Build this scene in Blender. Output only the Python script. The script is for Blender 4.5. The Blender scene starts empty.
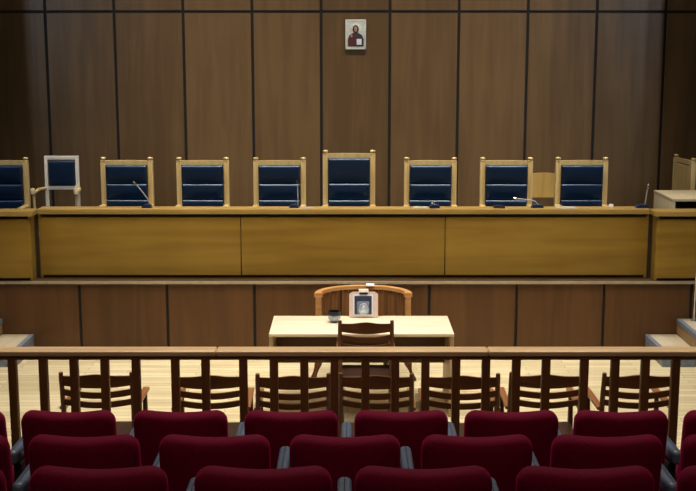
import bpy, bmesh, math, random
from mathutils import Vector, Matrix
random.seed(7)
C = bpy.context.scene.collection
PI = math.pi
R = math.radians

# ------------------------------------------------------------------ materials
def new_mat(name):
    m = bpy.data.materials.new(name); m.use_nodes = True
    nt = m.node_tree; nt.nodes.clear()
    out = nt.nodes.new('ShaderNodeOutputMaterial')
    b = nt.nodes.new('ShaderNodeBsdfPrincipled')
    nt.links.new(b.outputs[0], out.inputs[0])
    return m, nt, b

def ramp(nt, c0, c1, p0=0.3, p1=0.7):
    r = nt.nodes.new('ShaderNodeValToRGB')
    r.color_ramp.elements[0].position = p0; r.color_ramp.elements[0].color = (*c0, 1)
    r.color_ramp.elements[1].position = p1; r.color_ramp.elements[1].color = (*c1, 1)
    return r

def wood(name, dark, light, grain='Z', rough=0.45, scale=1.0, panel=None, spec=0.4, coat=0.0, contrast=(0.3, 0.7)):
    m, nt, b = new_mat(name)
    tc = nt.nodes.new('ShaderNodeTexCoord')
    mp = nt.nodes.new('ShaderNodeMapping')
    s = {'X': (1.2, 16, 16), 'Y': (16, 1.2, 16), 'Z': (16, 16, 1.2)}[grain]
    mp.inputs['Scale'].default_value = [v * scale for v in s]
    nt.links.new(tc.outputs['Object'], mp.inputs[0])
    n1 = nt.nodes.new('ShaderNodeTexNoise'); n1.inputs['Scale'].default_value = 1.0
    n1.inputs['Detail'].default_value = 5; n1.inputs['Distortion'].default_value = 0.6
    nt.links.new(mp.outputs[0], n1.inputs[0])
    n2 = nt.nodes.new('ShaderNodeTexNoise'); n2.inputs['Scale'].default_value = 1.7
    nt.links.new(tc.outputs['Object'], n2.inputs[0])
    mx = nt.nodes.new('ShaderNodeMath'); mx.operation = 'MULTIPLY_ADD'
    nt.links.new(n2.outputs[0], mx.inputs[0]); mx.inputs[1].default_value = 0.35
    nt.links.new(n1.outputs[0], mx.inputs[2])
    sb = nt.nodes.new('ShaderNodeMath'); sb.operation = 'SUBTRACT'; sb.inputs[1].default_value = 0.17
    nt.links.new(mx.outputs[0], sb.inputs[0])
    r = ramp(nt, dark, light, *contrast)
    src = sb.outputs[0]
    if panel:                                   # every veneer sheet has its own tone
        x0, w, amt = panel
        sx = nt.nodes.new('ShaderNodeSeparateXYZ'); nt.links.new(tc.outputs['Object'], sx.inputs[0])
        a = nt.nodes.new('ShaderNodeMath'); a.operation = 'SUBTRACT'; a.inputs[1].default_value = x0
        nt.links.new(sx.outputs[0], a.inputs[0])
        d = nt.nodes.new('ShaderNodeMath'); d.operation = 'DIVIDE'; d.inputs[1].default_value = w
        nt.links.new(a.outputs[0], d.inputs[0])
        f = nt.nodes.new('ShaderNodeMath'); f.operation = 'FLOOR'; nt.links.new(d.outputs[0], f.inputs[0])
        wn = nt.nodes.new('ShaderNodeTexWhiteNoise'); wn.noise_dimensions = '1D'
        nt.links.new(f.outputs[0], wn.inputs['W'])
        ad = nt.nodes.new('ShaderNodeMath'); ad.operation = 'MULTIPLY_ADD'; ad.inputs[1].default_value = amt
        nt.links.new(wn.outputs[0], ad.inputs[0]); nt.links.new(src, ad.inputs[2])
        su = nt.nodes.new('ShaderNodeMath'); su.operation = 'SUBTRACT'; su.inputs[1].default_value = amt / 2
        nt.links.new(ad.outputs[0], su.inputs[0]); src = su.outputs[0]
    nt.links.new(src, r.inputs[0])
    nt.links.new(r.outputs[0], b.inputs['Base Color'])
    b.inputs['Roughness'].default_value = rough
    b.inputs['Specular IOR Level'].default_value = spec
    b.inputs['Coat Weight'].default_value = coat
    b.inputs['Coat Roughness'].default_value = 0.2
    return m

def plain(name, col, rough=0.5, metal=0.0, noise=0.12, scale=20, spec=0.5, sheen=0.0, sheen_col=None, bump=0.0, sheen_rough=0.4):
    m, nt, b = new_mat(name)
    tc = nt.nodes.new('ShaderNodeTexCoord')
    n = nt.nodes.new('ShaderNodeTexNoise'); n.inputs['Scale'].default_value = scale; n.inputs['Detail'].default_value = 4
    nt.links.new(tc.outputs['Object'], n.inputs[0])
    r = ramp(nt, [c * (1 - noise) for c in col], [min(1, c * (1 + noise)) for c in col])
    nt.links.new(n.outputs[0], r.inputs[0]); nt.links.new(r.outputs[0], b.inputs['Base Color'])
    b.inputs['Roughness'].default_value = rough; b.inputs['Metallic'].default_value = metal
    b.inputs['Specular IOR Level'].default_value = spec
    if name == 'navy leather': b.inputs['Specular Tint'].default_value = (.55, .75, 1, 1)
    if sheen:
        b.inputs['Sheen Weight'].default_value = sheen
        b.inputs['Sheen Roughness'].default_value = sheen_rough
        b.inputs['Sheen Tint'].default_value = (*(sheen_col or col), 1)
    if bump:
        bp = nt.nodes.new('ShaderNodeBump'); bp.inputs['Strength'].default_value = bump; bp.inputs['Distance'].default_value = 0.01
        nt.links.new(n.outputs[0], bp.inputs['Height']); nt.links.new(bp.outputs[0], b.inputs['Normal'])
    return m

def floor_boards(name, dark, light, w=0.09, l=1.1):
    m, nt, b = new_mat(name)
    tc = nt.nodes.new('ShaderNodeTexCoord')
    br = nt.nodes.new('ShaderNodeTexBrick')
    br.inputs['Scale'].default_value = 1.0
    br.inputs['Brick Width'].default_value = l; br.inputs['Row Height'].default_value = w
    br.inputs['Mortar Size'].default_value = 0.003; br.inputs['Mortar Smooth'].default_value = 0.3
    br.inputs['Color1'].default_value = (*dark, 1); br.inputs['Color2'].default_value = (*light, 1)
    br.inputs['Mortar'].default_value = (dark[0] * .45, dark[1] * .42, dark[2] * .35, 1)
    br.offset = 0.37
    nt.links.new(tc.outputs['Object'], br.inputs['Vector'])
    mp = nt.nodes.new('ShaderNodeMapping'); mp.inputs['Scale'].default_value = (1.5, 22, 1)
    nt.links.new(tc.outputs['Object'], mp.inputs[0])
    n = nt.nodes.new('ShaderNodeTexNoise'); n.inputs['Scale'].default_value = 1; n.inputs['Detail'].default_value = 4
    nt.links.new(mp.outputs[0], n.inputs[0])
    mix = nt.nodes.new('ShaderNodeMix'); mix.data_type = 'RGBA'; mix.blend_type = 'MULTIPLY'
    mix.inputs['Factor'].default_value = 0.45
    nt.links.new(br.outputs['Color'], mix.inputs['A'])
    r = ramp(nt, (.55, .5, .42), (1, 1, 1), .3, .6); nt.links.new(n.outputs[0], r.inputs[0])
    nt.links.new(r.outputs[0], mix.inputs['B'])
    nt.links.new(mix.outputs['Result'], b.inputs['Base Color'])
    b.inputs['Roughness'].default_value = 0.35
    return m

M = {
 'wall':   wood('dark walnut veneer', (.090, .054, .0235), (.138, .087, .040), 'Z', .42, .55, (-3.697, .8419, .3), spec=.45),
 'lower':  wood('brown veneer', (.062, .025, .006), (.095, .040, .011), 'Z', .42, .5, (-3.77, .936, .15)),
 'joint':  plain('black joint', (.006, .005, .005), .8),
 'bench':  wood('golden oak', (.19, .107, .012), (.265, .160, .023), 'X', .42, .5, (-3.35, 2.23, .12)),
 'benchtop': wood('golden oak edge', (.27, .17, .042), (.35, .23, .066), 'X', .35, .8),
 'nosing': plain('pale metal nosing', (.40, .33, .24), .35, .4, .08),
 'backing': plain('shade black backing', (.016, .009, .004), .7),  # near black paints in the shade of the bench reveals and wing gaps
 'recess': wood('shadow brown oak', (.07, .035, .008), (.10, .05, .012), 'X', .6, .8),
 'throne': wood('honey oak', (.44, .32, .135), (.58, .44, .20), 'Z', .35, 1.6, spec=.5),
 'ply':    wood('plywood', (.40, .27, .08), (.50, .35, .12), 'Z', .4, 1.2),
 'navy':   plain('navy leather', (.0022, .012, .038), .32, 0, .15, 60, .75, bump=.06),
 'white':  plain('white lacquer', (.62, .60, .55), .4, 0, .05),
 'black':  plain('black plastic', (.012, .013, .018), .4, 0, .1, 40),
 'bluegloss': plain('blue black plastic', (.010, .020, .060), .3, 0, .1, 40),
 'chrome': plain('brushed metal', (.65, .66, .68), .22, 1.0, .05),
 'neck':   plain('grey flexible tube', (.34, .36, .41), .35, .3, .05),
 'table':  wood('pale birch', (.63, .54, .40), (.75, .66, .51), 'X', .35, .8),
 'tableleg': wood('birch edge', (.42, .30, .15), (.50, .37, .20), 'Z', .4, .8),
 'modesty': wood('brown modesty panel', (.075, .035, .012), (.11, .052, .02), 'X', .5, .8),
 'mahog':  wood('dark mahogany', (.068, .022, .006), (.115, .039, .011), 'X', .4, 1.6, spec=.35),
 'mahogv': wood('dark mahogany upright', (.068, .022, .006), (.115, .039, .011), 'Z', .4, 1.6, spec=.35),
 'armwood': wood('orange mahogany arm', (.17, .065, .024), (.25, .10, .042), 'Y', .3, 1.6),  # paler and more orange than the chair frame
 'seatpad': plain('dark brown leather', (.030, .014, .010), .35, 0, .2, 50, .5, bump=.05),
 'rail':   wood('walnut handrail', (.43, .28, .145), (.59, .42, .24), 'X', .28, 1.2, spec=.5),
 'raildark': wood('dark walnut', (.11, .042, .011), (.17, .070, .020), 'Z', .42, 1.4),
 'barrel': wood('amber beech', (.42, .20, .065), (.55, .29, .11), 'X', .32, 1.5, spec=.5),
 'barrelslat': wood('brown beech', (.15, .065, .02), (.22, .10, .034), 'Z', .4, 1.5),
 'red':    plain('crimson velvet', (.115, .0008, .019), .8, 0, .2, 130, .08, .35, (.9, .01, .16), .12, .35),
 'seatshell': plain('black seat shell', (.010, .010, .013), .5),
 'armrest': plain('grey blue armrest', (.075, .105, .17), .38, 0, .15, 30),
 'carpet': plain('dark blue carpet', (.020, .024, .042), .95, 0, .3, 200, .1),
 'floor':  floor_boards('pale parquet', (.56, .48, .29), (.72, .63, .42)),
 'platfloor': floor_boards('oak boards', (.055, .032, .011), (.08, .048, .018)),
 'plaster': plain('warm plaster', (.30, .26, .21), .9, 0, .06, 8, .2),
 'ceiling': plain('ceiling tile', (.42, .40, .37), .9, 0, .05, 6, .2),
 'tread':  wood('pale tread', (.44, .38, .26), (.56, .49, .36), 'Y', .45, 1),
 'stairblue': plain('blue grey step edging', (.15, .18, .23), .5, 0, .25, 25),
 'riser':  wood('oak riser', (.24, .155, .06), (.32, .21, .09), 'X', .5, 1),
 'pale':   wood('pale ash', (.50, .42, .26), (.60, .51, .33), 'Z', .45, 1),
 'paper':  plain('paper', (.72, .71, .68), .8, 0, .04),
 'greypaper': plain('grey paper', (.30, .27, .22), .8, 0, .1),
 'silver': plain('hammered silver', (.62, .70, .70), .45, .35, .30, 90, bump=.25),
 'robe':   plain('maroon robe', (.060, .012, .022), .7, 0, .3, 160),
 'mantle': plain('dark blue mantle', (.018, .026, .040), .7, 0, .3, 160),
 'skin':   plain('painted skin', (.30, .20, .13), .7, 0, .2, 150),
 'hair':   plain('painted dark hair', (.020, .012, .010), .7, 0, .2, 150),
 'bookwhite': plain('white painted book', (.62, .67, .75), .6, 0, .15, 150),
 'picture': plain('dark blue print', (.022, .030, .060), .35, 0, .3, 60),
 'picgrey': plain('grey blue print', (.16, .19, .27), .35, 0, .25, 60),
 'pinkframe': plain('pinkish white frame', (.62, .49, .44), .4, 0, .06),
 'oval':   plain('silver medallion', (.50, .60, .74), .3, .5, .15, 120),
 'darkglass': plain('bright pewter', (.26, .31, .38), .16, .95, .2, 40),
}

# ------------------------------------------------------------------ mesh helpers
class MB:
    """collects shapes into ONE mesh"""
    def __init__(self): self.v = []; self.f = []; self.mi = []; self.mats = []
    def _m(self, m):
        m = M[m] if isinstance(m, str) else m
        if m not in self.mats: self.mats.append(m)
        return self.mats.index(m)
    def add(self, verts, faces, m, mat4=None):
        o = len(self.v); i = self._m(m)
        for p in verts:
            p = Vector(p)
            self.v.append(tuple(mat4 @ p) if mat4 is not None else tuple(p))
        for f in faces: self.f.append([o + k for k in f]); self.mi.append(i)
        return self
    def box(self, lo, hi, m, bev=0.0, seg=2, rot=None):
        bm = bmesh.new(); bmesh.ops.create_cube(bm, size=1)
        c = [(a + b) / 2 for a, b in zip(lo, hi)]; s = [abs(b - a) for a, b in zip(lo, hi)]
        for v in bm.verts: v.co = Vector((v.co.x * s[0], v.co.y * s[1], v.co.z * s[2]))
        if bev: bmesh.ops.bevel(bm, geom=list(bm.edges), offset=min(bev, min(s) * .45), segments=seg, profile=.6, affect='EDGES')
        bm.verts.index_update()
        T = Matrix.Translation(c)
        if rot is not None: T = T @ rot
        self.add([v.co.copy() for v in bm.verts], [[v.index for v in f.verts] for f in bm.faces], m, T)
        bm.free(); return self
    def tube(self, pts, r, m, seg=10, flat=None):
        """swept tube; r number or list; flat=(w,h) gives an elliptical section"""
        pts = [Vector(p) for p in pts]; n = len(pts)
        rs = r if isinstance(r, (list, tuple)) else [r] * n
        vs = []; fs = []
        for i, p in enumerate(pts):
            t = (pts[min(i + 1, n - 1)] - pts[max(i - 1, 0)]).normalized()
            up = Vector((0, 0, 1)) if abs(t.z) < .95 else Vector((0, 1, 0))
            a = t.cross(up).normalized(); b = a.cross(t).normalized()
            for k in range(seg):
                th = 2 * PI * k / seg
                ka, kb = (flat if flat else (1, 1))
                vs.append(p + a * math.cos(th) * rs[i] * ka + b * math.sin(th) * rs[i] * kb)
        for i in range(n - 1):
            for k in range(seg):
                fs.append([i * seg + k, i * seg + (k + 1) % seg, (i + 1) * seg + (k + 1) % seg, (i + 1) * seg + k])
        fs.append(list(range(seg))[::-1]); fs.append([(n - 1) * seg + k for k in range(seg)])
        return self.add(vs, fs, m)
    def lathe(self, prof, center, m, seg=20, T=None):
        vs = []; fs = []; n = len(prof)
        for r, z in prof:
            for k in range(seg):
                th = 2 * PI * k / seg
                vs.append((r * math.cos(th), r * math.sin(th), z))
        for i in range(n - 1):
            for k in range(seg):
                fs.append([i * seg + k, i * seg + (k + 1) % seg, (i + 1) * seg + (k + 1) % seg, (i + 1) * seg + k])
        fs.append(list(range(seg))[::-1]); fs.append([(n - 1) * seg + k for k in range(seg)])
        X = Matrix.Translation(center)
        if T is not None: X = X @ T
        return self.add(vs, fs, m, X)
    def slab(self, top, bot, y, th, m):
        """wavy slat: matching lists of (x,z) for the top and bottom edge, y(x) plan curve, thickness th"""
        vs = []; fs = []; n = len(top)
        for (x, zt), (_, zb) in zip(top, bot):
            yy = y(x)
            vs += [(x, yy - th / 2, zb), (x, yy - th / 2, zt), (x, yy + th / 2, zt), (x, yy + th / 2, zb)]
        for i in range(n - 1):
            for k in range(4):
                fs.append([i * 4 + k, i * 4 + (k + 1) % 4, (i + 1) * 4 + (k + 1) % 4, (i + 1) * 4 + k])
        fs.append([0, 3, 2, 1]); fs.append([(n - 1) * 4 + k for k in range(4)])
        return self.add(vs, fs, m)
    def prism(self, outline, y0, y1, m, T=None):
        n = len(outline)
        vs = [(x, y0, z) for x, z in outline] + [(x, y1, z) for x, z in outline]
        fs = [list(range(n)), [n + k for k in range(n)][::-1]]
        fs += [[k, n + k, n + (k + 1) % n, (k + 1) % n] for k in range(n)]
        return self.add(vs, fs, m, T)
    def cushion(self, w, h, d, rc, re, m, puff=0.0, T=None, dip=0.0, bow=0.0, seg=6, rb=None):
        """pillow in the XZ plane, thickness along Y, rounded corners rc (rb at the bottom), rolled edge re, bulged by puff"""
        rb = rc if rb is None else rb
        def ring(ins):
            pts = []
            W, H = w / 2 - ins, h / 2 - ins
            for (cx, cz, a0, r_) in ((1, 1, 0, rc), (-1, 1, 90, rc), (-1, -1, 180, rb), (1, -1, 270, rb)):
                r = max(r_ - ins, .002)
                for k in range(seg + 1):
                    a = R(a0 + 90 * k / seg)
                    pts.append((cx * (W - r) + r * math.cos(a), cz * (H - r) + r * math.sin(a)))
                nxt = {0: (-1, 0), 90: (0, -1), 180: (1, 0), 270: (0, 1)}[a0]
                # intermediate points along the straight run keep the dip smooth
                if a0 in (0, 180):
                    for q in range(1, 8):
                        t = q / 8; s = cx
                        x0 = s * (W - r); pts.append((x0 * (1 - 2 * t), cz * H))
            return pts
        layers = []
        N = 5
        for i in range(N + 1):                      # front rolled edge
            a = R(90 * i / N)
            layers.append((-d / 2 + re * (1 - math.sin(a)), re * (1 - math.cos(a)), 0))
        layers = layers[::-1]                        # from side towards the front
        front = [(y, ins) for y, ins, _ in layers]
        # layers[0] : a=90 -> y=-d/2, ins=re ; want order side->front
        front = sorted(front, key=lambda t: t[1])
        inner = [re + (min(w, h) / 2 - re) * q for q in (.25, .5, .75, .93)]
        seq = []
        for q, ins in zip((.25, .5, .75, .93), inner):
            seq.append((-d / 2 - puff * math.sin(PI / 2 * q), ins))
        F = front + seq
        B = [(-y, ins) for y, ins in F]
        full = B[::-1] + F
        vs = []; fs = []; n = None
        for y, ins in full:
            rg = ring(ins); n = len(rg)
            for x, z in rg:
                u = x / (w / 2)
                fz = max(0, z / (h / 2))
                vs.append((x, y + bow * (1 - u * u), z - dip * math.cos(u * PI / 2) ** 2 * fz))
        L = len(full)
        for i in range(L - 1):
            for k in range(n):
                fs.append([i * n + k, i * n + (k + 1) % n, (i + 1) * n + (k + 1) % n, (i + 1) * n + k])
        fs.append(list(range(n))[::-1]); fs.append([(L - 1) * n + k for k in range(n)])
        return self.add(vs, fs, m, T)
    def build(self, name, parent=None, smooth=True, loc=None):
        me = bpy.data.meshes.new(name); me.from_pydata(self.v, [], self.f)
        for m in self.mats: me.materials.append(m)
        for p, i in zip(me.polygons, self.mi): p.material_index = i
        bm = bmesh.new(); bm.from_mesh(me); bmesh.ops.recalc_face_normals(bm, faces=bm.faces)
        if smooth:
            for f in bm.faces: f.smooth = True
            for e in bm.edges:
                if len(e.link_faces) == 2 and e.calc_face_angle(0) > R(38): e.smooth = False
        bm.to_mesh(me); bm.free(); me.update()
        o = bpy.data.objects.new(name, me); C.objects.link(o)
        if parent is not None: o.parent = parent
        if loc: o.location = loc
        return o

def tag(o, label=None, cat=None, group=None, kind=None):
    if label: o['label'] = label
    if cat: o['category'] = cat
    if group: o['group'] = group
    if kind: o['kind'] = kind
    return o
def thing(name, label, cat, loc=(0, 0, 0), rz=0, group=None):
    o = bpy.data.objects.new(name, None); C.objects.link(o)
    o.location = loc; o.rotation_euler = (0, 0, rz); o.empty_display_size = .1
    return tag(o, label, cat, group)
def copy_tree(o, parent=None):
    c = o.copy(); C.objects.link(c); c.parent = parent
    for ch in list(o.children): copy_tree(ch, c)
    return c
def place(proto, used, loc, rz, label, group=None):
    o = copy_tree(proto) if used else proto
    o.location = loc; o.rotation_euler = (0, 0, rz); tag(o, label, None, group)
    return o

# ------------------------------------------------------------------ the room
PZ0 = .75
W0, W1 = -6.2, 6.2
YB = -4.0; YW = 14.3; ZC = 6.2
tag(MB().box((W0, 6.75, -.1), (W1, YW + .2, 0), 'floor').build('floor', smooth=False), kind='structure')
tag(MB().box((W0, YB, ZC), (W1, YW + .3, ZC + .1), 'ceiling').build('ceiling', smooth=False), kind='structure')
tag(MB().box((W0 - .1, YB, -.1), (W0, YW + .3, ZC), 'lower').build('wall_left', smooth=False), kind='structure')
tag(MB().box((W1, YB, -.1), (W1 + .1, YW + .3, ZC), 'lower').build('wall_right', smooth=False), kind='structure')
tag(MB().box((W0, YB - .1, -.1), (W1, YB, ZC), 'plaster').build('wall_front', smooth=False), kind='structure')

# panelled rear wall: veneer sheets on a black ground, upright joints and one level joint
wb = MB(); wb.box((W0, YW + .015, 0), (W1, YW + .3, ZC), 'joint')
xs = [-3.697 + .8419 * k for k in range(-3, 13)]
for a, b in zip(xs[:-1], xs[1:]):
    a_, b_ = max(a, W0) + .018, min(b, W1) - .018
    if b_ <= a_: continue
    wb.box((a_, YW, .75), (b_, YW + .02, 3.608), 'wall', .003, 1)
    wb.box((a_, YW, 3.641), (b_, YW + .02, 6.15), 'wall', .003, 1)
tag(wb.build('wall_back', smooth=False), kind='structure')

# out-of-view piers, added to shade the two ends of the rear wall
tag(MB().box((4.44, 12.9, PZ0), (W1, 13.05, ZC), 'lower').build('shade_pier_right', smooth=False), kind='structure')
tag(MB().box((W0, 12.9, PZ0), (-4.50, 13.05, ZC), 'lower').build('shade_pier_left', smooth=False), kind='structure')

# raised platform: panelled front, pale nosing
PZ = .75
pf = MB()
pf.box((W0, 11.985, 0), (W1, YW, PZ - .031), 'joint')
pf.box((W0, 11.95, PZ - .03), (W1, YW, PZ), 'platfloor')
px = [(79 - 348) / 1150 * 12.2 + .9295 * k for k in range(-4, 12)]
for a, b in zip(px[:-1], px[1:]):
    a_, b_ = max(a, W0) + .015, min(b, W1) - .015
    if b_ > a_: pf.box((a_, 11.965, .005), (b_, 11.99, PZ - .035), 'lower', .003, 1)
tag(pf.build('platform', smooth=False), kind='structure')
tag(MB().box((W0, 11.925, PZ - .028), (W1, 11.945, PZ + .003), 'nosing', .006).build('trim_1'), kind='structure')

# stepped gallery under the red seats
steps = [(6.95, 5.02, .481), (5.02, 4.12, .655), (4.12, 3.22, .86), (3.22, 2.32, 1.05), (2.32, 1.42, 1.24), (1.42, YB, 1.43)]
gf = MB()
for y1, y0, z in steps: gf.box((W0, y0, -.1), (W1, y1, z), 'carpet')
tag(gf.build('floor_gallery', smooth=False), kind='structure')

# ------------------------------------------------------------------ judges' bench and its two wings
BT = 1.502
def bench(name, label, x0, x1, yf, seams, in_l, in_r):
    t = thing(name, label, 'bench', ((x0 + x1) / 2, yf, PZ))
    t_ = Vector(t.location)
    def L(lo, hi): return [a - b for a, b in zip(lo, t_)], [a - b for a, b in zip(hi, t_)]
    MB().box(*L((x0, yf - .045, BT - .055), (x1, yf + .18, BT)), 'benchtop', .008).build('worktop', t)
    ed = [x0 + .012 + in_l] + seams + [x1 - .012 - in_r]
    for a, b in zip(ed[:-1], ed[1:]):
        MB().box(*L((a + .004, yf, PZ + .030), (b - .004, yf + .025, BT - .092)), 'bench', .003, 1).build('front_panel', t)
    MB().box(*L((x0, yf + .172, PZ + .002), (x1, yf + .178, BT - .055)), 'backing').build('rear_board', t)
    MB().box(*L((x0 + .026 + in_l, yf + .026, PZ + .002), (x1 - .026 - in_r, yf + .04, BT - .055)), 'backing').build('backing_board', t)
    for x in (x0 + in_l, x1 - .025 - in_r):
        MB().box(*L((x, yf + .002, PZ + .002), (x + .025, yf + .17, BT - .056)), 'bench', .002, 1).build('end_panel', t)
    return t
XL, XR = -3.30, 3.205
s1 = (241 - 348) / 1150 * 12.3; s2 = (445 - 348) / 1150 * 12.3
bench('judges_bench', 'long golden oak bench along the platform with three front panels', XL, XR, 12.13, [s1, s2], 0, 0)
bench('bench_wing', 'short oak bench section at the left end of the long bench', -5.6, XL - .003, 11.96, [], 0, .04)
bench('bench_wing', 'short oak bench section at the right end, in front of the clerk desk', XR + .003, 5.6, 11.96, [], .04, 0)

# ------------------------------------------------------------------ throne chairs
def make_throne(h, cat_label):
    """high-backed armchair, front towards -Y, origin on the floor under the backrest; h = height to the finials"""
    t = thing('throne_chair', cat_label, 'chair')
    hw = .268
    for s in (-1, 1):
        p = MB(); x = s * hw
        p.box((x - .029, -.03, 0), (x + .029, .03, h - .05), 'throne', .007)
        po = p.build('back_post', t)
        MB().lathe([(.012, h - .055), (.034, h - .048), (.034, h - .040), (.017, h - .036), (.030, h - .022), (.031, h - .012), (.022, h - .002), (.002, h)],
                   (x, 0, 0), 'throne', 16).build('finial', po)
    rl = MB(); n = 12
    top = [(-hw + .03 + (2 * hw - .06) * k / n, h - .040 +   .004 * math.sin(PI * k / n)) for k in range(n + 1)]
    bot = [(x, h - .088) for x, _ in top]
    rl.slab(top, bot, lambda x: 0, .04, 'throne')
    rl.build('top_rail', t)
    MB().box((-hw + .03, -.018, .40), (hw - .03, .018, .47), 'throne', .004).build('lower_rail', t)
    MB().box((-hw + .03, .006, .47), (hw - .03, .026, h - .10), 'throne', .003, 1).build('back_board', t)
    # leather back in bulging sections
    ed = [h - .086, h - .297, h - .478, h - .65] if h < 1.28 else [h - .086, h - .372, h - .560, h - .74]
    ed[3] = .55
    for k in range(3):
        z1, z0 = ed[k], ed[k + 1]
        MB().cushion(2 * hw - .064, z1 - z0 - .004, .066, .012, .026, 'navy', .006,
                     Matrix.Translation((0, -.036, (z0 + z1) / 2)) @ Matrix.Rotation(R(4), 4, 'X')).build('back_cushion', t)
    MB().cushion(2 * hw - .05, .50, .11, .05, .04, 'navy', .012,
                 Matrix.Translation((0, -.29, .47)) @ Matrix.Rotation(R(90), 4, 'X')).build('seat', t)
    MB().box((-hw, -.54, .34), (hw, -.03, .415), 'throne', .008).build('seat_frame', t)
    for s in (-1, 1):
        x = s * hw
        MB().box((x - .028, -.54, 0), (x + .028, -.485, .64), 'throne', .007).build('front_leg', t)
        MB().box((x - .034, -.56, .64), (x + .034, -.02, .685), 'throne', .014, 3).build('armrest', t)
    return t
TY = 12.99
def wx(px, Z): return (px - 348) / 1150 * Z
th = make_throne(1.222, '')
thc = [(1.8, 'high-backed oak chair with navy leather cut off by the left edge, next to white chair'),
       (126.5, 'high-backed navy leather oak chair right of the white-framed chair, gooseneck microphone before it'),
       (202.5, 'high-backed navy leather oak chair, second of the three left of the tallest chair'),
       (279.5, 'high-backed navy leather oak chair immediately left of the tallest central chair'),
       (430.5, 'high-backed navy leather oak chair immediately right of the tallest central chair'),
       (506.5, 'high-backed navy leather oak chair just left of the plain plywood chair'),
       (582, 'high-backed navy leather oak chair just right of the plain plywood chair')]
G = "high-backed chairs behind the judges' bench"
for i, (p, l) in enumerate(thc):
    place(th, i > 0, (wx(p, 13.0), TY + random.uniform(-.015, .015), PZ), R(random.uniform(-1.5, 1.5)), l, G)
big = make_throne(1.302, 'tallest high-backed oak chair with navy leather, centred below the icon'); tag(big, None, None, G)
big.location = (wx(349, 13.0), TY, PZ)
side = make_throne(1.165, 'oak high-backed chair turned sideways behind the pale clerk desk'); tag(side, None, None, G)
side.location = (wx(685, 13.75), 13.74, PZ); side.rotation_euler = (0, 0, R(95))

# white framed armchair at the left
t = thing('armchair', 'white-framed armchair with small navy back pad left of the thrones', 'chair', (wx(61, 13.05), 13.05, PZ))
for s in (-1, 1):
    MB().box((s * .176 - .019, -.02, 0), (s * .176 + .019, .02, 1.23), 'white', .006).build('back_post', t)
MB().box((-.16, -.017, 1.185), (.16, .017, 1.23), 'white', .005).build('top_rail', t); MB().box((-.16, -.017, .845), (.16, .017, .885), 'white', .005).build('lower_rail', t)
MB().cushion(.30, .285, .05, .02, .022, 'navy', .006, Matrix.Translation((0, -.008, 1.034))).build('back_cushion', t)
MB().cushion(.42, .44, .08, .04, .03, 'navy', .01, Matrix.Translation((0, -.24, .47)) @ Matrix.Rotation(R(90), 4, 'X')).build('seat', t)
MB().box((-.2, -.46, .37), (.2, -.02, .43), 'white', .006).build('seat_frame', t)
for s in (-1, 1):
    MB().box((s * .20 - .02, -.46, 0), (s * .20 + .02, -.42, .44), 'white', .006).build('front_leg', t)
    a = MB(); a.tube([(s * .19, -.0, .86), (s * .23, -.16, .865), (s * .24, -.36, .845)], .019, 'throne', 10)
    ao = a.build('armrest', t)
    MB().tube([(s * .24, -.34, .84), (s * .23, -.36, .62), (s * .205, -.36, .42)], .015, 'throne', 10).build('arm_support', ao)
    MB().lathe([(.004, -.03), (.026, -.022), (.028, .02), (.02, .04), (.003, .045)], (s * .24, -.37, .86), 'pale', 14).build('arm_knob', ao)

# plain plywood chair between two thrones
t = thing('plywood_chair', 'plain plywood chair with arched back between two navy leather chairs', 'chair', (wx(544, 13.85), 13.80, PZ))
ol = [(-.2, .66), (.2, .66), (.205, .8)] + [(.205 * math.cos(R(a)) , .92 + .038 * math.sin(R(a))) for a in range(0, 181, 15)] + [(-.205, .8)]
MB().prism(ol, -.012, .012, 'ply').build('backrest', t)
MB().box((-.21, -.42, .44), (.21, 0, .46), 'ply', .008).build('seat', t)
for s in (-1, 1):
    MB().tube([(s * .17, .025, .90), (s * .17, .02, .5), (s * .18, -.02, .44)], .011, 'black', 8).build('back_support', t)
    MB().tube([(s * .18, -.38, .44), (s * .19, -.40, 0)], .012, 'black', 8).build('front_leg', t)
    MB().tube([(s * .18, -.03, .44), (s * .19, .03, 0)], .012, 'black', 8).build('rear_leg', t)

# pale clerk desk on the right
t = thing('clerk_desk', 'pale ash clerk desk with dark open front behind the right bench wing', 'desk', (4.2, 12.8, PZ))
tl = Vector(t.location)
def DL(lo, hi): return [a - b for a, b in zip(lo, tl)], [a - b for a, b in zip(hi, tl)]
MB().box(*DL((3.548, 12.48, 1.53), (4.95, 13.27, 1.562)), 'pale', .004).build('desktop', t)
for x in (3.55, 4.91): MB().box(*DL((x, 12.485, PZ), (x + .035, 13.26, 1.53)), 'pale', .003).build('side_panel', t)
MB().box(*DL((3.586, 12.75, .85), (4.909, 12.77, 1.529)), 'modesty', .002).build('back_panel', t)
MB().box(*DL((3.586, 12.50, 1.18), (4.909, 12.749, 1.2)), 'modesty', .002).build('shelf', t)

# ------------------------------------------------------------------ microphones and papers on the bench
def mic(name, label, px, y, bw, neck, base='bluegloss'):
    x = wx(px, 12.3)
    t = thing(name, label, 'microphone', (x, y, BT))
    b = MB(); b.prism([(-bw / 2, 0), (bw / 2, 0), (bw / 2 - .008, .022), (bw / 2 - .03, .036), (-bw / 2 + .03, .036), (-bw / 2 + .008, .022)], -.05, .05, base)
    b.build('base', t)
    if neck:
        n = MB(); n.tube(neck, .006, 'neck', 8); no = n.build('gooseneck', t)
        d = (Vector(neck[-1]) - Vector(neck[-2])).normalized()
        MB().tube([Vector(neck[-1]) - d * .01, Vector(neck[-1]) + d * .012, Vector(neck[-1]) + d * .04], [.009, .012, .009], 'chrome', 10).build('capsule', no)
    MB().lathe([(.012, .036), (.012, .040), (.010, .042)], (bw * .25, -.02, 0), 'black', 12).build('talk_button', t)
    return t
GM = 'conference microphones on the bench'
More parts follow.
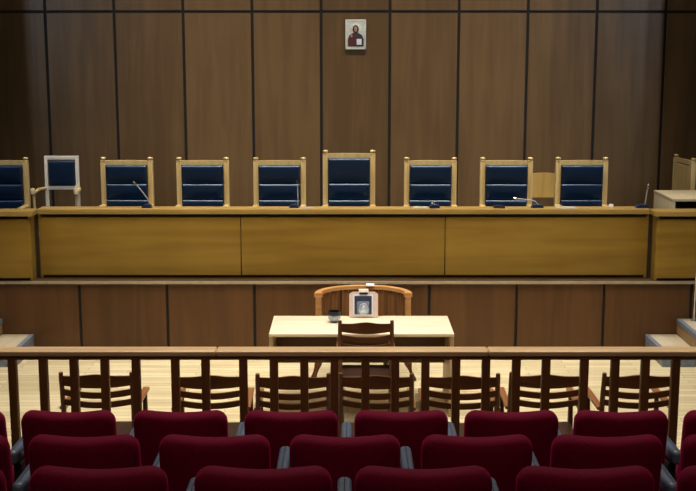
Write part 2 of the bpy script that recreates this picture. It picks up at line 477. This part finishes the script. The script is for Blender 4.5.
for a in [
 ('gooseneck_microphone', 'black gooseneck microphone leaning left, before the first chair right of white chair', 147, 12.20, .105, [(.03, 0, .03), (.012, .0, .09), (-.06, -.0, .19), (-.115, -.0, .255)]),
 ('gooseneck_microphone', 'gooseneck microphone standing upright before the chair left of the tallest', 294, 12.20, .105, [(.04, 0, .03), (.042, 0, .1), (.042, 0, .18), (.04, 0, .255)]),
 ('gooseneck_microphone', 'blue-black microphone with low bent neck before chair right of the tallest', 434.5, 12.19, .115, [(0, 0, .03), (-.01, .02, .065), (-.025, -.02, .075), (-.03, -.07, .07)]),
 ('gooseneck_microphone', 'microphone with long neck bent flat to the left, before the plywood chair', 537.5, 12.20, .125, [(.01, 0, .03), (-.03, 0, .07), (-.10, 0, .085), (-.22, 0, .098)]),
 ('gooseneck_microphone', 'blue gooseneck microphone at the right end of the long bench', 642, 12.20, .13, [(.03, 0, .03), (.04, 0, .1), (.045, 0, .16), (.055, 0, .215)]),
]: tag(mic(*a), None, None, GM)
t = thing('discussion_unit', 'flat black desk unit without neck before chair left of plywood chair', 'microphone', (wx(499, 12.3), 12.19, BT))
MB().prism([(-.06, 0), (.06, 0), (.055, .018), (.03, .026), (-.055, .026)], -.05, .05, 'black').build('base', t)
MB().lathe([(.009, .025), (.009, .029), (.007, .030)], (.015, -.02, 0), 'bluegloss', 12).build('talk_button', t)
def sheet(name, label, px0, px1, y0, y1, m, z=BT, droop=False):
    a, b = wx(px0, 12.3), wx(px1, 12.3)
    cx, cy = (a + b) / 2, (y0 + y1) / 2
    o = MB().box((a - cx, y0 - cy, .001), (b - cx, y1 - cy, .005), m, .001, 1, Matrix.Rotation(R(random.uniform(-4, 4)), 4, 'Z')).build(name, loc=(cx, cy, z))
    return tag(o, label, 'paper')
sheet('paper_sheet', 'grey paper sheet lying on bench before the chair right of plywood chair', 556, 576, 12.12, 12.27, 'greypaper')
sheet('paper_sheet', 'grey paper sheet on bench left of the low-necked microphone', 413, 427, 12.12, 12.28, 'greypaper')
sheet('paper_sheet', 'dark paper sheet on bench right of the upright microphone', 301, 313, 12.12, 12.24, 'greypaper')
tag(MB().lathe([(.022, 0), (.026, .002), (.022, .03), (.020, .028), (.018, .006), (.002, .005)], (0, 0, 0), 'paper', 16).build('cup', loc=(wx(611.5, 12.35), 12.26, BT)), 'tiny white cup on the bench right of the last navy chair', 'cup')

# ------------------------------------------------------------------ icon on the wall
t = thing('wall_icon', 'small silver icon of a robed figure hanging high on panelled wall', 'picture', (wx(355.7, 13.97), YW - .002, 3.352))
hw, hh = .128, .183
bd = MB(); bd.box((-hw, -.03, -hh), (hw, 0, hh), 'mahog', .004); bd.build('board', t)
cv = MB(); cv.box((-hw + .004, -.034, -hh + .004), (hw - .004, -.029, hh - .004), 'silver', .002, 1)
for s in (-1, 1):
    cv.box((s * (hw - .012) - .010, -.041, -hh + .004), (s * (hw - .012) + .010, -.033, hh - .004), 'silver', .003, 2)
    cv.box((-hw + .004, -.041, s * (hh - .014) - .010), (hw - .004, -.033, s * (hh - .014) + .010), 'silver', .003, 2)
cv.build('silver_cover', t)
RX = Matrix.Rotation(R(90), 4, 'X')
halo = MB(); halo.lathe([(.070, 0), (.070, .006), (.062, .009), (.002, .010)], (0, -.033, .062), 'silver', 28, RX); halo.build('halo', t)
body = [(-.095, -.145), (.095, -.145), (.098, -.06), (.078, -.01), (.03, .02), (-.03, .02), (-.078, -.012), (-.096, -.06)]
fig = MB(); fig.prism(body, -.046, -.033, 'robe')
fig.prism([(.0, -.145), (.095, -.145), (.098, -.06), (.078, -.01), (.028, .02), (.0, -.03)], -.049, -.045, 'mantle'); fig.build('robe', t)
hd = MB(); hd.lathe([(.040, 0), (.038, .012), (.025, .018), (.002, .02)], (0, -.034, .062), 'hair', 20, RX @ Matrix.Diagonal((1, 1.3, 1, 1))); hd.build('hair', t)
hd = MB(); hd.lathe([(.022, 0), (.021, .012), (.012, .017), (.002, .018)], (0, -.040, .062), 'skin', 18, RX @ Matrix.Diagonal((1, 1.55, 1, 1)))
hd.lathe([(.012, 0), (.011, .008), (.002, .010)], (-.05, -.044, -.02), 'skin', 12, RX @ Matrix.Diagonal((1, 1.5, 1, 1))); hd.build('face', t)
MB().box((.012, -.060, -.125), (.072, -.046, -.055), 'bookwhite', .003).build('book', t)

# ------------------------------------------------------------------ table
TBX = .117; TZ = .75
t = thing('table', 'pale birch table standing in the well before the judges\' bench', 'table', (TBX, 10.0, 0))
MB().box((-.80, -.345, TZ - .028), (.80, .345, TZ), 'table', .004).build('tabletop', t)
for s in (-1, 1):
    MB().box((s * .782 - .018, -.33, 0), (s * .782 + .018, .33, TZ - .028), 'tableleg', .003).build('side_panel', t)
MB().box((-.762, .14, .36), (.762, .16, TZ - .028), 'modesty', .002).build('modesty_panel', t)

# picture stand on the table
t = thing('picture_stand', 'pinkish white standing frame with silver oval medallion on the table', 'picture frame', (wx(363.7, 10.45), 10.27, TZ + .001), 0)
lean = Matrix.Rotation(R(-8), 4, 'X')
f = MB(); f.prism([(-.132, 0), (.132, 0), (.132, .215), (.10, .236), (-.10, .236), (-.132, .215)], -.012, .012, 'pinkframe', lean); f.build('frame', t)
f = MB(); f.box((-.096, -.020, .012), (.086, -.011, .213), 'bookwhite', .003); f = f.build('mount', t); f.rotation_euler = (R(-8), 0, 0)
f2 = MB(); f2.box((-.084, -.024, .030), (.074, -.019, .200), 'picture', .001)
f2.box((-.060, -.027, .030), (.050, -.023, .150), 'picgrey', .001); f2 = f2.build('picture', t); f2.rotation_euler = (R(-8), 0, 0)
md = MB(); ov = Matrix.Diagonal((1, 1.22, 1, 1))
md.lathe([(.046, 0), (.046, .006), (.038, .010), (.036, .006), (.002, .006)], (0, -.026, .078), 'oval', 28, RX @ ov)
md.lathe([(.017, 0), (.014, .010), (.002, .012)], (0, -.031, .098), 'silver', 16, RX @ ov)
md.prism([(-.026, .045), (.026, .045), (.018, .078), (-.018, .078)], -.041, -.031, 'silver'); md = md.build('medallion', t); md.rotation_euler = (R(-8), 0, 0)
cl = MB(); cl.box((-.045, -.03, .232), (.045, .02, .262), 'paper', .004); cl.box((-.038, -.026, .214), (.038, -.010, .233), 'black', .003); cl = cl.build('clip', t); cl.rotation_euler = (R(-8), 0, 0)
MB().prism([(0, 0), (.012, 0), (.012, .16), (0, .16)], .02, .12, 'white').build('strut', t)

# round metal bowl
t = thing('metal_bowl', 'small round dark metal bowl with silver shine on the table', 'bowl', (wx(334.3, 10.4), 10.09, TZ + .001))
MB().lathe([(.018, 0), (.022, .003), (.038, .012), (.053, .034), (.059, .060), (.056, .085), (.052, .098), (.049, .097)],
           (0, 0, 0), 'darkglass', 32).build('bowl_body', t)
MB().lathe([(.049, .097), (.050, .083), (.050, .062), (.042, .036), (.02, .018), (.002, .016)],
           (0, 0, 0), 'black', 32).build('bowl_lining', t)
MB().lathe([(.058, .066), (.060, .085), (.055, .103), (.049, .104), (.048, .098), (.054, .084), (.056, .066)], (0, 0, 0), 'black', 32).build('rim', t)

# ------------------------------------------------------------------ barrel armchair behind the table
t = thing('barrel_armchair', 'wide amber barrel-back armchair with slats behind the pale table', 'chair', (wx(363.3, 11.1), 10.87, 0))
def arc(a, rx, ry): return rx * math.sin(a), ry * math.cos(a)     # a: -95..95 degrees, 0 at the rear
n = 28; pts = []
for k in range(n + 1):
    a = R(-98 + 196 * k / n); x, y = arc(a, .436, .31); pts.append((x, y, .842 + .007 * math.cos(a)))
rail = MB(); vs = []; fs = []
for i, p in enumerate(pts):
    a = R(-98 + 196 * i / n); nx, ny = math.sin(a), math.cos(a); e = .027 + .014 * abs(i / n * 2 - 1) ** 3
    for (o, z) in ((-e, -.018), (-e * .9, .014), (-e * .5, .02), (e * .5, .02), (e * .9, .014), (e, -.018)):
        vs.append((p[0] + nx * o, p[1] + ny * o, p[2] + z))
for i in range(n):
    for k in range(6): fs.append([i * 6 + k, i * 6 + (k + 1) % 6, (i + 1) * 6 + (k + 1) % 6, (i + 1) * 6 + k])
fs.append([0, 1, 2, 3, 4, 5]); fs.append([n * 6 + k for k in range(6)])
rail.add(vs, fs, 'barrel').build('curved_rail', t)
for s in (-1, 1):
    x, y = arc(R(96 * s), .440, .31)
    MB().tube([(x * .985, y, .82), (x * .985, y - .005, .46)], [.029, .030], 'barrel', 12).build('arm_post', t)
    MB().tube([(x * .93, y, .46), (x * .95, y - .01, .30), (x * 1.0, y - .03, .16), (x * 1.10, y - .06, .03), (x * 1.12, y - .07, 0)], [.05, .042, .036, .030, .03], 'mahogv', 10).build('front_leg', t)
    x, y = arc(R(30 * s), .425, .295)
    MB().tube([(x, y, .45), (x * 1.1, y + .03, 0)], [.03, .022], 'mahogv', 10).build('rear_leg', t)
for a in (-72, -56, -40, -24, -8, 8, 24, 40, 56, 72):
    x, y = arc(R(a), .435, .30)
    sl = MB().box((-.034, -.008, .45), (.034, .008, .83), 'barrelslat', .004, 2).build('slat', t, loc=(x, y, 0)); sl.rotation_euler = (0, 0, -R(a))
sp = [(.44 * math.sin(R(a)),   .30 * math.cos(R(a))) for a in range(-96, 97, 12)]
MB().add([(x, y, .42) for x, y in sp] + [(x, y, .47) for x, y in sp],
         [list(range(len(sp)))[::-1], [len(sp) + k for k in range(len(sp))]] + [[k, (k + 1) % len(sp), len(sp) + (k + 1) % len(sp), len(sp) + k] for k in range(len(sp))], 'barrelslat').build('seat', t)
for s in (-1, 1):
    MB().tube([(s * .45, -.05, .16), (s * .235, .32, .16)], .014, 'barrelslat', 8).build('stretcher', t)
tag(MB().box((-.04, -.05, 0), (.04, .05, .012), 'paper', .003).build('folded_paper', loc=(wx(370.3, 11.35), 10.87 + .31, .863)), 'small folded white paper lying on the barrel armchair rail', 'paper')

# ------------------------------------------------------------------ ladder-back armchairs
def make_ladder(w):
    """dark ladder-back armchair facing +Y, origin under the backrest"""
    t = thing('ladder_back_chair', '', 'chair'); hw = w / 2 - .0175
    for s in (-1, 1):
        x = s * hw
        MB().tube([(x, .03, 0), (x, .01, .3), (x, .0, .5), (x * 1.0, -.035, .80), (x, -.055, .90), (x, -.06, .942)], [.019, .020, .020, .018, .017, .015], 'mahogv', 8).build('back_post', t)
    n = 20
    for zt, zb, hump, sag in ((.915, .838, .016, .016), (.812, .770, .010, -.022), (.738, .698, .010, -.022)):
        top = []; bot = []
        for k in range(n + 1):
            u = -1 + 2 * k / n; x = u * hw
            hx = math.cos(PI * u * .5) ** 1.0
            if sag > 0: top.append((x, zt + hump * (math.exp(-(u / .38) ** 2)))); bot.append((x, zb - sag * hx + .010))
            else: top.append((x, zt + sag * hx * 1.0 + .006)); bot.append((x, zb + sag * hx + .004))
        yb = -.052 * ((zt - .5) / .4)
        MB().slab(top, bot, lambda x, yb=yb: yb - .022 * math.cos(PI * x / (2 * hw)) , .018, 'mahog').build('back_slat', t)
    MB().cushion(w - .02, .39, .04, .03, .02, 'seatpad', .004, Matrix.Translation((0, .205, .418)) @ Matrix.Rotation(R(90), 4, 'X')).build('seat', t)
    fr = MB(); fr.box((-hw, .0, .35), (hw, .40, .398), 'mahog', .006); fr.build('seat_frame', t)
    for s in (-1, 1):
        x = s * (hw + .008)
        MB().tube([(x, .40, .655), (x, .39, .43), (x, .395, 0)], [.017, .021, .018], 'mahogv', 8).build('front_leg', t)
        a = MB(); a.prism([(-.022, -.011), (.022, -.011), (.025, 0), (.022, .011), (-.022, .011), (-.025, 0)], -.0, .48, 'armwood', Matrix.Translation((x, -.01, .668)))
        a.build('armrest', t)
        MB().tube([(s * hw, .02, .2), (x, .39, .2)], .011, 'mahogv', 8).build('side_stretcher', t)
    MB().tube([(-hw, .39, .26), (hw, .39, .26)], .012, 'mahogv', 8).build('front_stretcher', t)
    return t
lad = make_ladder(.530)
GL = 'dark ladder-back chairs along the railing'
lc = [(95.5, 'dark ladder-back armchair behind railing, leftmost of the row of seven'),
      (209.5, 'dark ladder-back armchair behind railing, second from the left in the row'),
      (293, 'dark ladder-back armchair behind railing, below the left half of the table'),
      (376.5, 'dark ladder-back armchair behind railing, right behind the single chair at the table'),
      (462.5, 'dark ladder-back armchair behind railing, below the right corner of the table'),
      (547.5, 'dark ladder-back armchair behind railing, second from the right in the row'),
      (640, 'dark ladder-back armchair behind railing, rightmost of row near the right steps')]
for i, (p, l) in enumerate(lc):
    place(lad, i > 0, (wx(p, 8.035), 7.83 + random.uniform(-.02, .02), 0), R(random.uniform(-1.5, 1.5)), l, GL)
lad2 = make_ladder(.470); lad2.location = (wx(366, 9.59), 9.405, 0)
tag(lad2, 'single dark ladder-back armchair drawn up to the near side of the table')

# ------------------------------------------------------------------ railing
RZ = 1.360; RY = 6.80
t = thing('railing', 'brown wooden railing with square balusters across the whole room', 'railing', (0, RY + .05, .481))
tl = Vector(t.location)
def RL(lo, hi): return [a - b for a, b in zip(lo, tl)], [a - b for a, b in zip(hi, tl)]
cut = [W0 + .01, wx(214.5, 6.95), wx(490, 6.95), W1 - .01]
for a, b in zip(cut[:-1], cut[1:]):
    MB().box(*RL((a + .001, RY - .01, RZ - .034), (b - .001, RY + .11, RZ)), 'rail', .013, 4).build('handrail', t)
MB().box(*RL((W0 + .01, RY + .015, RZ - .062), (W1 - .01, RY + .085, RZ - .034)), 'raildark', .004).build('upper_rail', t)
MB().box(*RL((W0 + .01, RY + .02, .55), (W1 - .01, RY + .08, .60)), 'raildark', .004).build('lower_rail', t)
bx = [10, 41, 72, 103, 134.5, 174, 204.5, 242.5, 273.5, 304, 334.5, 365.5, 395.5, 426, 457, 487, 517.5, 547.5, 586, 617, 647.5, 678]
bx = [-53, -21.5] + bx + [718, 749]
for p in bx:
    x = wx(p, 7.02)
    MB().box(*RL((x - .025, RY + .025, .482), (x + .025, RY + .075, RZ - .06)), 'raildark', .005).build('baluster', t)

# ------------------------------------------------------------------ steps at both ends of the platform
def stairs(s, label):
    """flight rising outwards (s=+1 right, -1 left) along the platform front"""
    x0 = wx(647, 12.25) if s > 0 else wx(32, 12.25)
    t = thing('steps', label, 'stairs', (x0, 11.6, 0)); rise = .17
    for k in range(4):
        a = .33 * k; b = .33 * (k + 1) if k < 3 else 1.75
        lo, hi = sorted((s * a, s * b)); z = rise * (k + 1) if k < 3 else .70
        r = MB().box((lo, -.30, 0), (hi, .355, z - .03), 'riser', .003)
        ro = r.build('riser', t)
        MB().box((lo, -.32, z - .03), (hi, .36, z), 'tread', .004).build('tread', ro)
        e0, e1 = sorted((s * a - s * .012, s * (a + .035)))
        MB().box((e0, -.325, z - .05), (e1, .36, z + .003), 'stairblue', .004).build('nosing', ro)
        MB().box((min(s * a - s * .006, s * a), -.325, z - rise + .02), (max(s * a - s * .006, s * a), .36, z - .05), 'stairblue' if k == 0 else 'riser', 0).build('riser_face', ro)
        MB().box((lo, -.326, max(0, z - rise) + .0), (hi, -.30, z - .03), 'stairblue', .003).build('skirting', ro)
    return t
stairs(1, 'pale steps with blue-grey edges rising to the right of the well')
stairs(-1, 'pale steps with blue-grey edges rising to the left of the well')
t = thing('handrail_post', 'slim chrome post standing on the right-hand steps', 'post', (wx(693, 12.2), 11.86, .343))
MB().tube([(0, 0, 0), (0, 0, .95)], .011, 'chrome', 12).build('pole', t)
MB().lathe([(.035, 0), (.035, .006), (.014, .012)], (0, 0, 0), 'chrome', 18).build('foot_flange', t)
MB().lathe([(.012, .95), (.02, .96), (.02, .975), (.01, .99), (.002, .992)], (0, 0, 0), 'chrome', 16).build('cap', t)

# ------------------------------------------------------------------ red seats
def make_seat():
    """auditorium seat facing +Y, origin on the floor under the backrest; top at .88"""
    t = thing('theatre_seat', '', 'seat')
    tilt = Matrix.Rotation(R(9), 4, 'X')
    MB().cushion(.475, .53, .105, .065, .045, 'red', .010, Matrix.Translation((0, -.0, .633)) @ tilt, .012, -.015, 6, .03).build('backrest', t)
    MB().cushion(.47, .42, .12, .05, .04, 'red', .01, Matrix.Translation((0, .27, .43)) @ Matrix.Rotation(R(86), 4, 'X')).build('seat_cushion', t)
    MB().box((-.20, .06, .33), (.20, .44, .37), 'seatshell', .01).build('seat_pan', t)
    s_ = MB(); x = .28
    s_.box((x - .022, .0, 0), (x + .022, .34, .60), 'seatshell', .012)
    s_.box((x - .03, -.06, 0), (x + .03, .40, .035), 'seatshell', .01)
    st = s_.build('side_stand', t)
    a = MB()
    T = Matrix.Translation((x, .16, .655))
    a.cushion(.056, .50, .07, .024, .020, 'armrest', .004, T @ Matrix.Rotation(R(90), 4, 'X'))
    a.build('armrest', t, loc=None)
    return t
seat = make_seat()
GS = 'crimson auditorium seats'
ordn = ['leftmost', 'second from left', 'third from left', 'fourth from left', 'fifth from left', 'sixth from left', 'seventh from left', 'rightmost']
rows = [('row nearest the railing', 5.62, .481, 5.85, [-40, 70, 181.5, 291.5, 401, 510.5, 619.5, 729]),
        ('middle row', 4.74, .655, 4.94, [-45, 85, 215, 345, 476.5, 606, 736.5]),
        ('row nearest the camera', 3.81, .862, 3.99, [-62, 100, 263.5, 423, 584, 745])]
first = True
for rn, y, z, Z, cs in rows:
    for i, p in enumerate(cs):
        o_ = 'rightmost' if i == len(cs) - 1 else ordn[i]
        tail = ', cut by the left edge' if i == 0 else (', cut by the right edge' if i == len(cs) - 1 else '')
        place(seat, not first, (wx(p, Z), y, z), 0, 'crimson velvet seat, %s in the %s%s' % (o_, rn, tail), GS); first = False

# ------------------------------------------------------------------ light
def area(name, loc, target, sx, sy, power, col, spread=180):
    l = bpy.data.lights.new(name, 'AREA'); l.shape = 'RECTANGLE'; l.size = sx; l.size_y = sy
    l.energy = power; l.color = col; l.spread = R(spread)
    o = bpy.data.objects.new(name, l); C.objects.link(o); o.location = loc
    d = Vector(target) - Vector(loc)
    o.rotation_euler = d.to_track_quat('-Z', 'Y').to_euler()
    return o
warm = (1, .80, .55); neutral = (1, .9, .76); cool = (.74, .84, 1)
area('well_light', (0, 9.4, 6.1), (0, 9.4, 0), 6.6, 1.6, 195, neutral, 85)
area('bench_light', (0, 12.2, 6.1), (0, 12.75, 0), 7.0, .4, 95, neutral, 60)
area('front_wash', (0, 8.0, 6.0), (0, 12.2, 1.0), 6.4, .5, 16, warm, 50)
area('wall_wash', (0, 12.6, 6.1), (0, 14.3, 2.2), 5.8, .3, 36, warm, 45)
area('gallery_light', (0, 7.6, 6.1), (0, 6.0, 1.0), 5, .6, 80, neutral, 100)
area('side_daylight_right', (6.15, 9.9, 4.6), (0, 13.4, 3.9), .16, 1.6, 36, cool, 120)  # added cool light, no window built; the right pier cuts its edge
area('side_daylight_right', (6.15, 9.0, 4.6), (0, 13.4, 3.9), .16, 1.6, 36, cool, 120)  # second added light, gives another shadow edge on the rear wall
area('rear_gallery_fill', (0, .5, 6.0), (0, 7, .8), 6, .6, 24, warm, 80)  # added fill from behind the camera for balusters and seat backs
area('side_daylight_left', (-6.15, 9.3, 4.6), (0, 13.4, 3.9), .7, 1.6, 68, cool, 120)  # added cool light without a window, wider for a softer pier shadow

w = bpy.data.worlds.new('World'); bpy.context.scene.world = w; w.use_nodes = True
bg = w.node_tree.nodes['Background']; bg.inputs[0].default_value = (.05, .06, .08, 1); bg.inputs[1].default_value = .3

# ------------------------------------------------------------------ camera
cam = bpy.data.cameras.new('Camera'); co = bpy.data.objects.new('Camera', cam); C.objects.link(co)
co.location = (0, 0, 3.17); co.rotation_euler = (R(90 - 9.67), 0, 0)
cam.sensor_width = 36; cam.lens = 1150 / 696 * 36; cam.clip_start = .05
s = bpy.context.scene; s.camera = co
s.view_settings.view_transform = 'Standard'; s.view_settings.look = 'None'
s.view_settings.exposure = 0; s.view_settings.gamma = 1; s.view_settings.use_curve_mapping = False
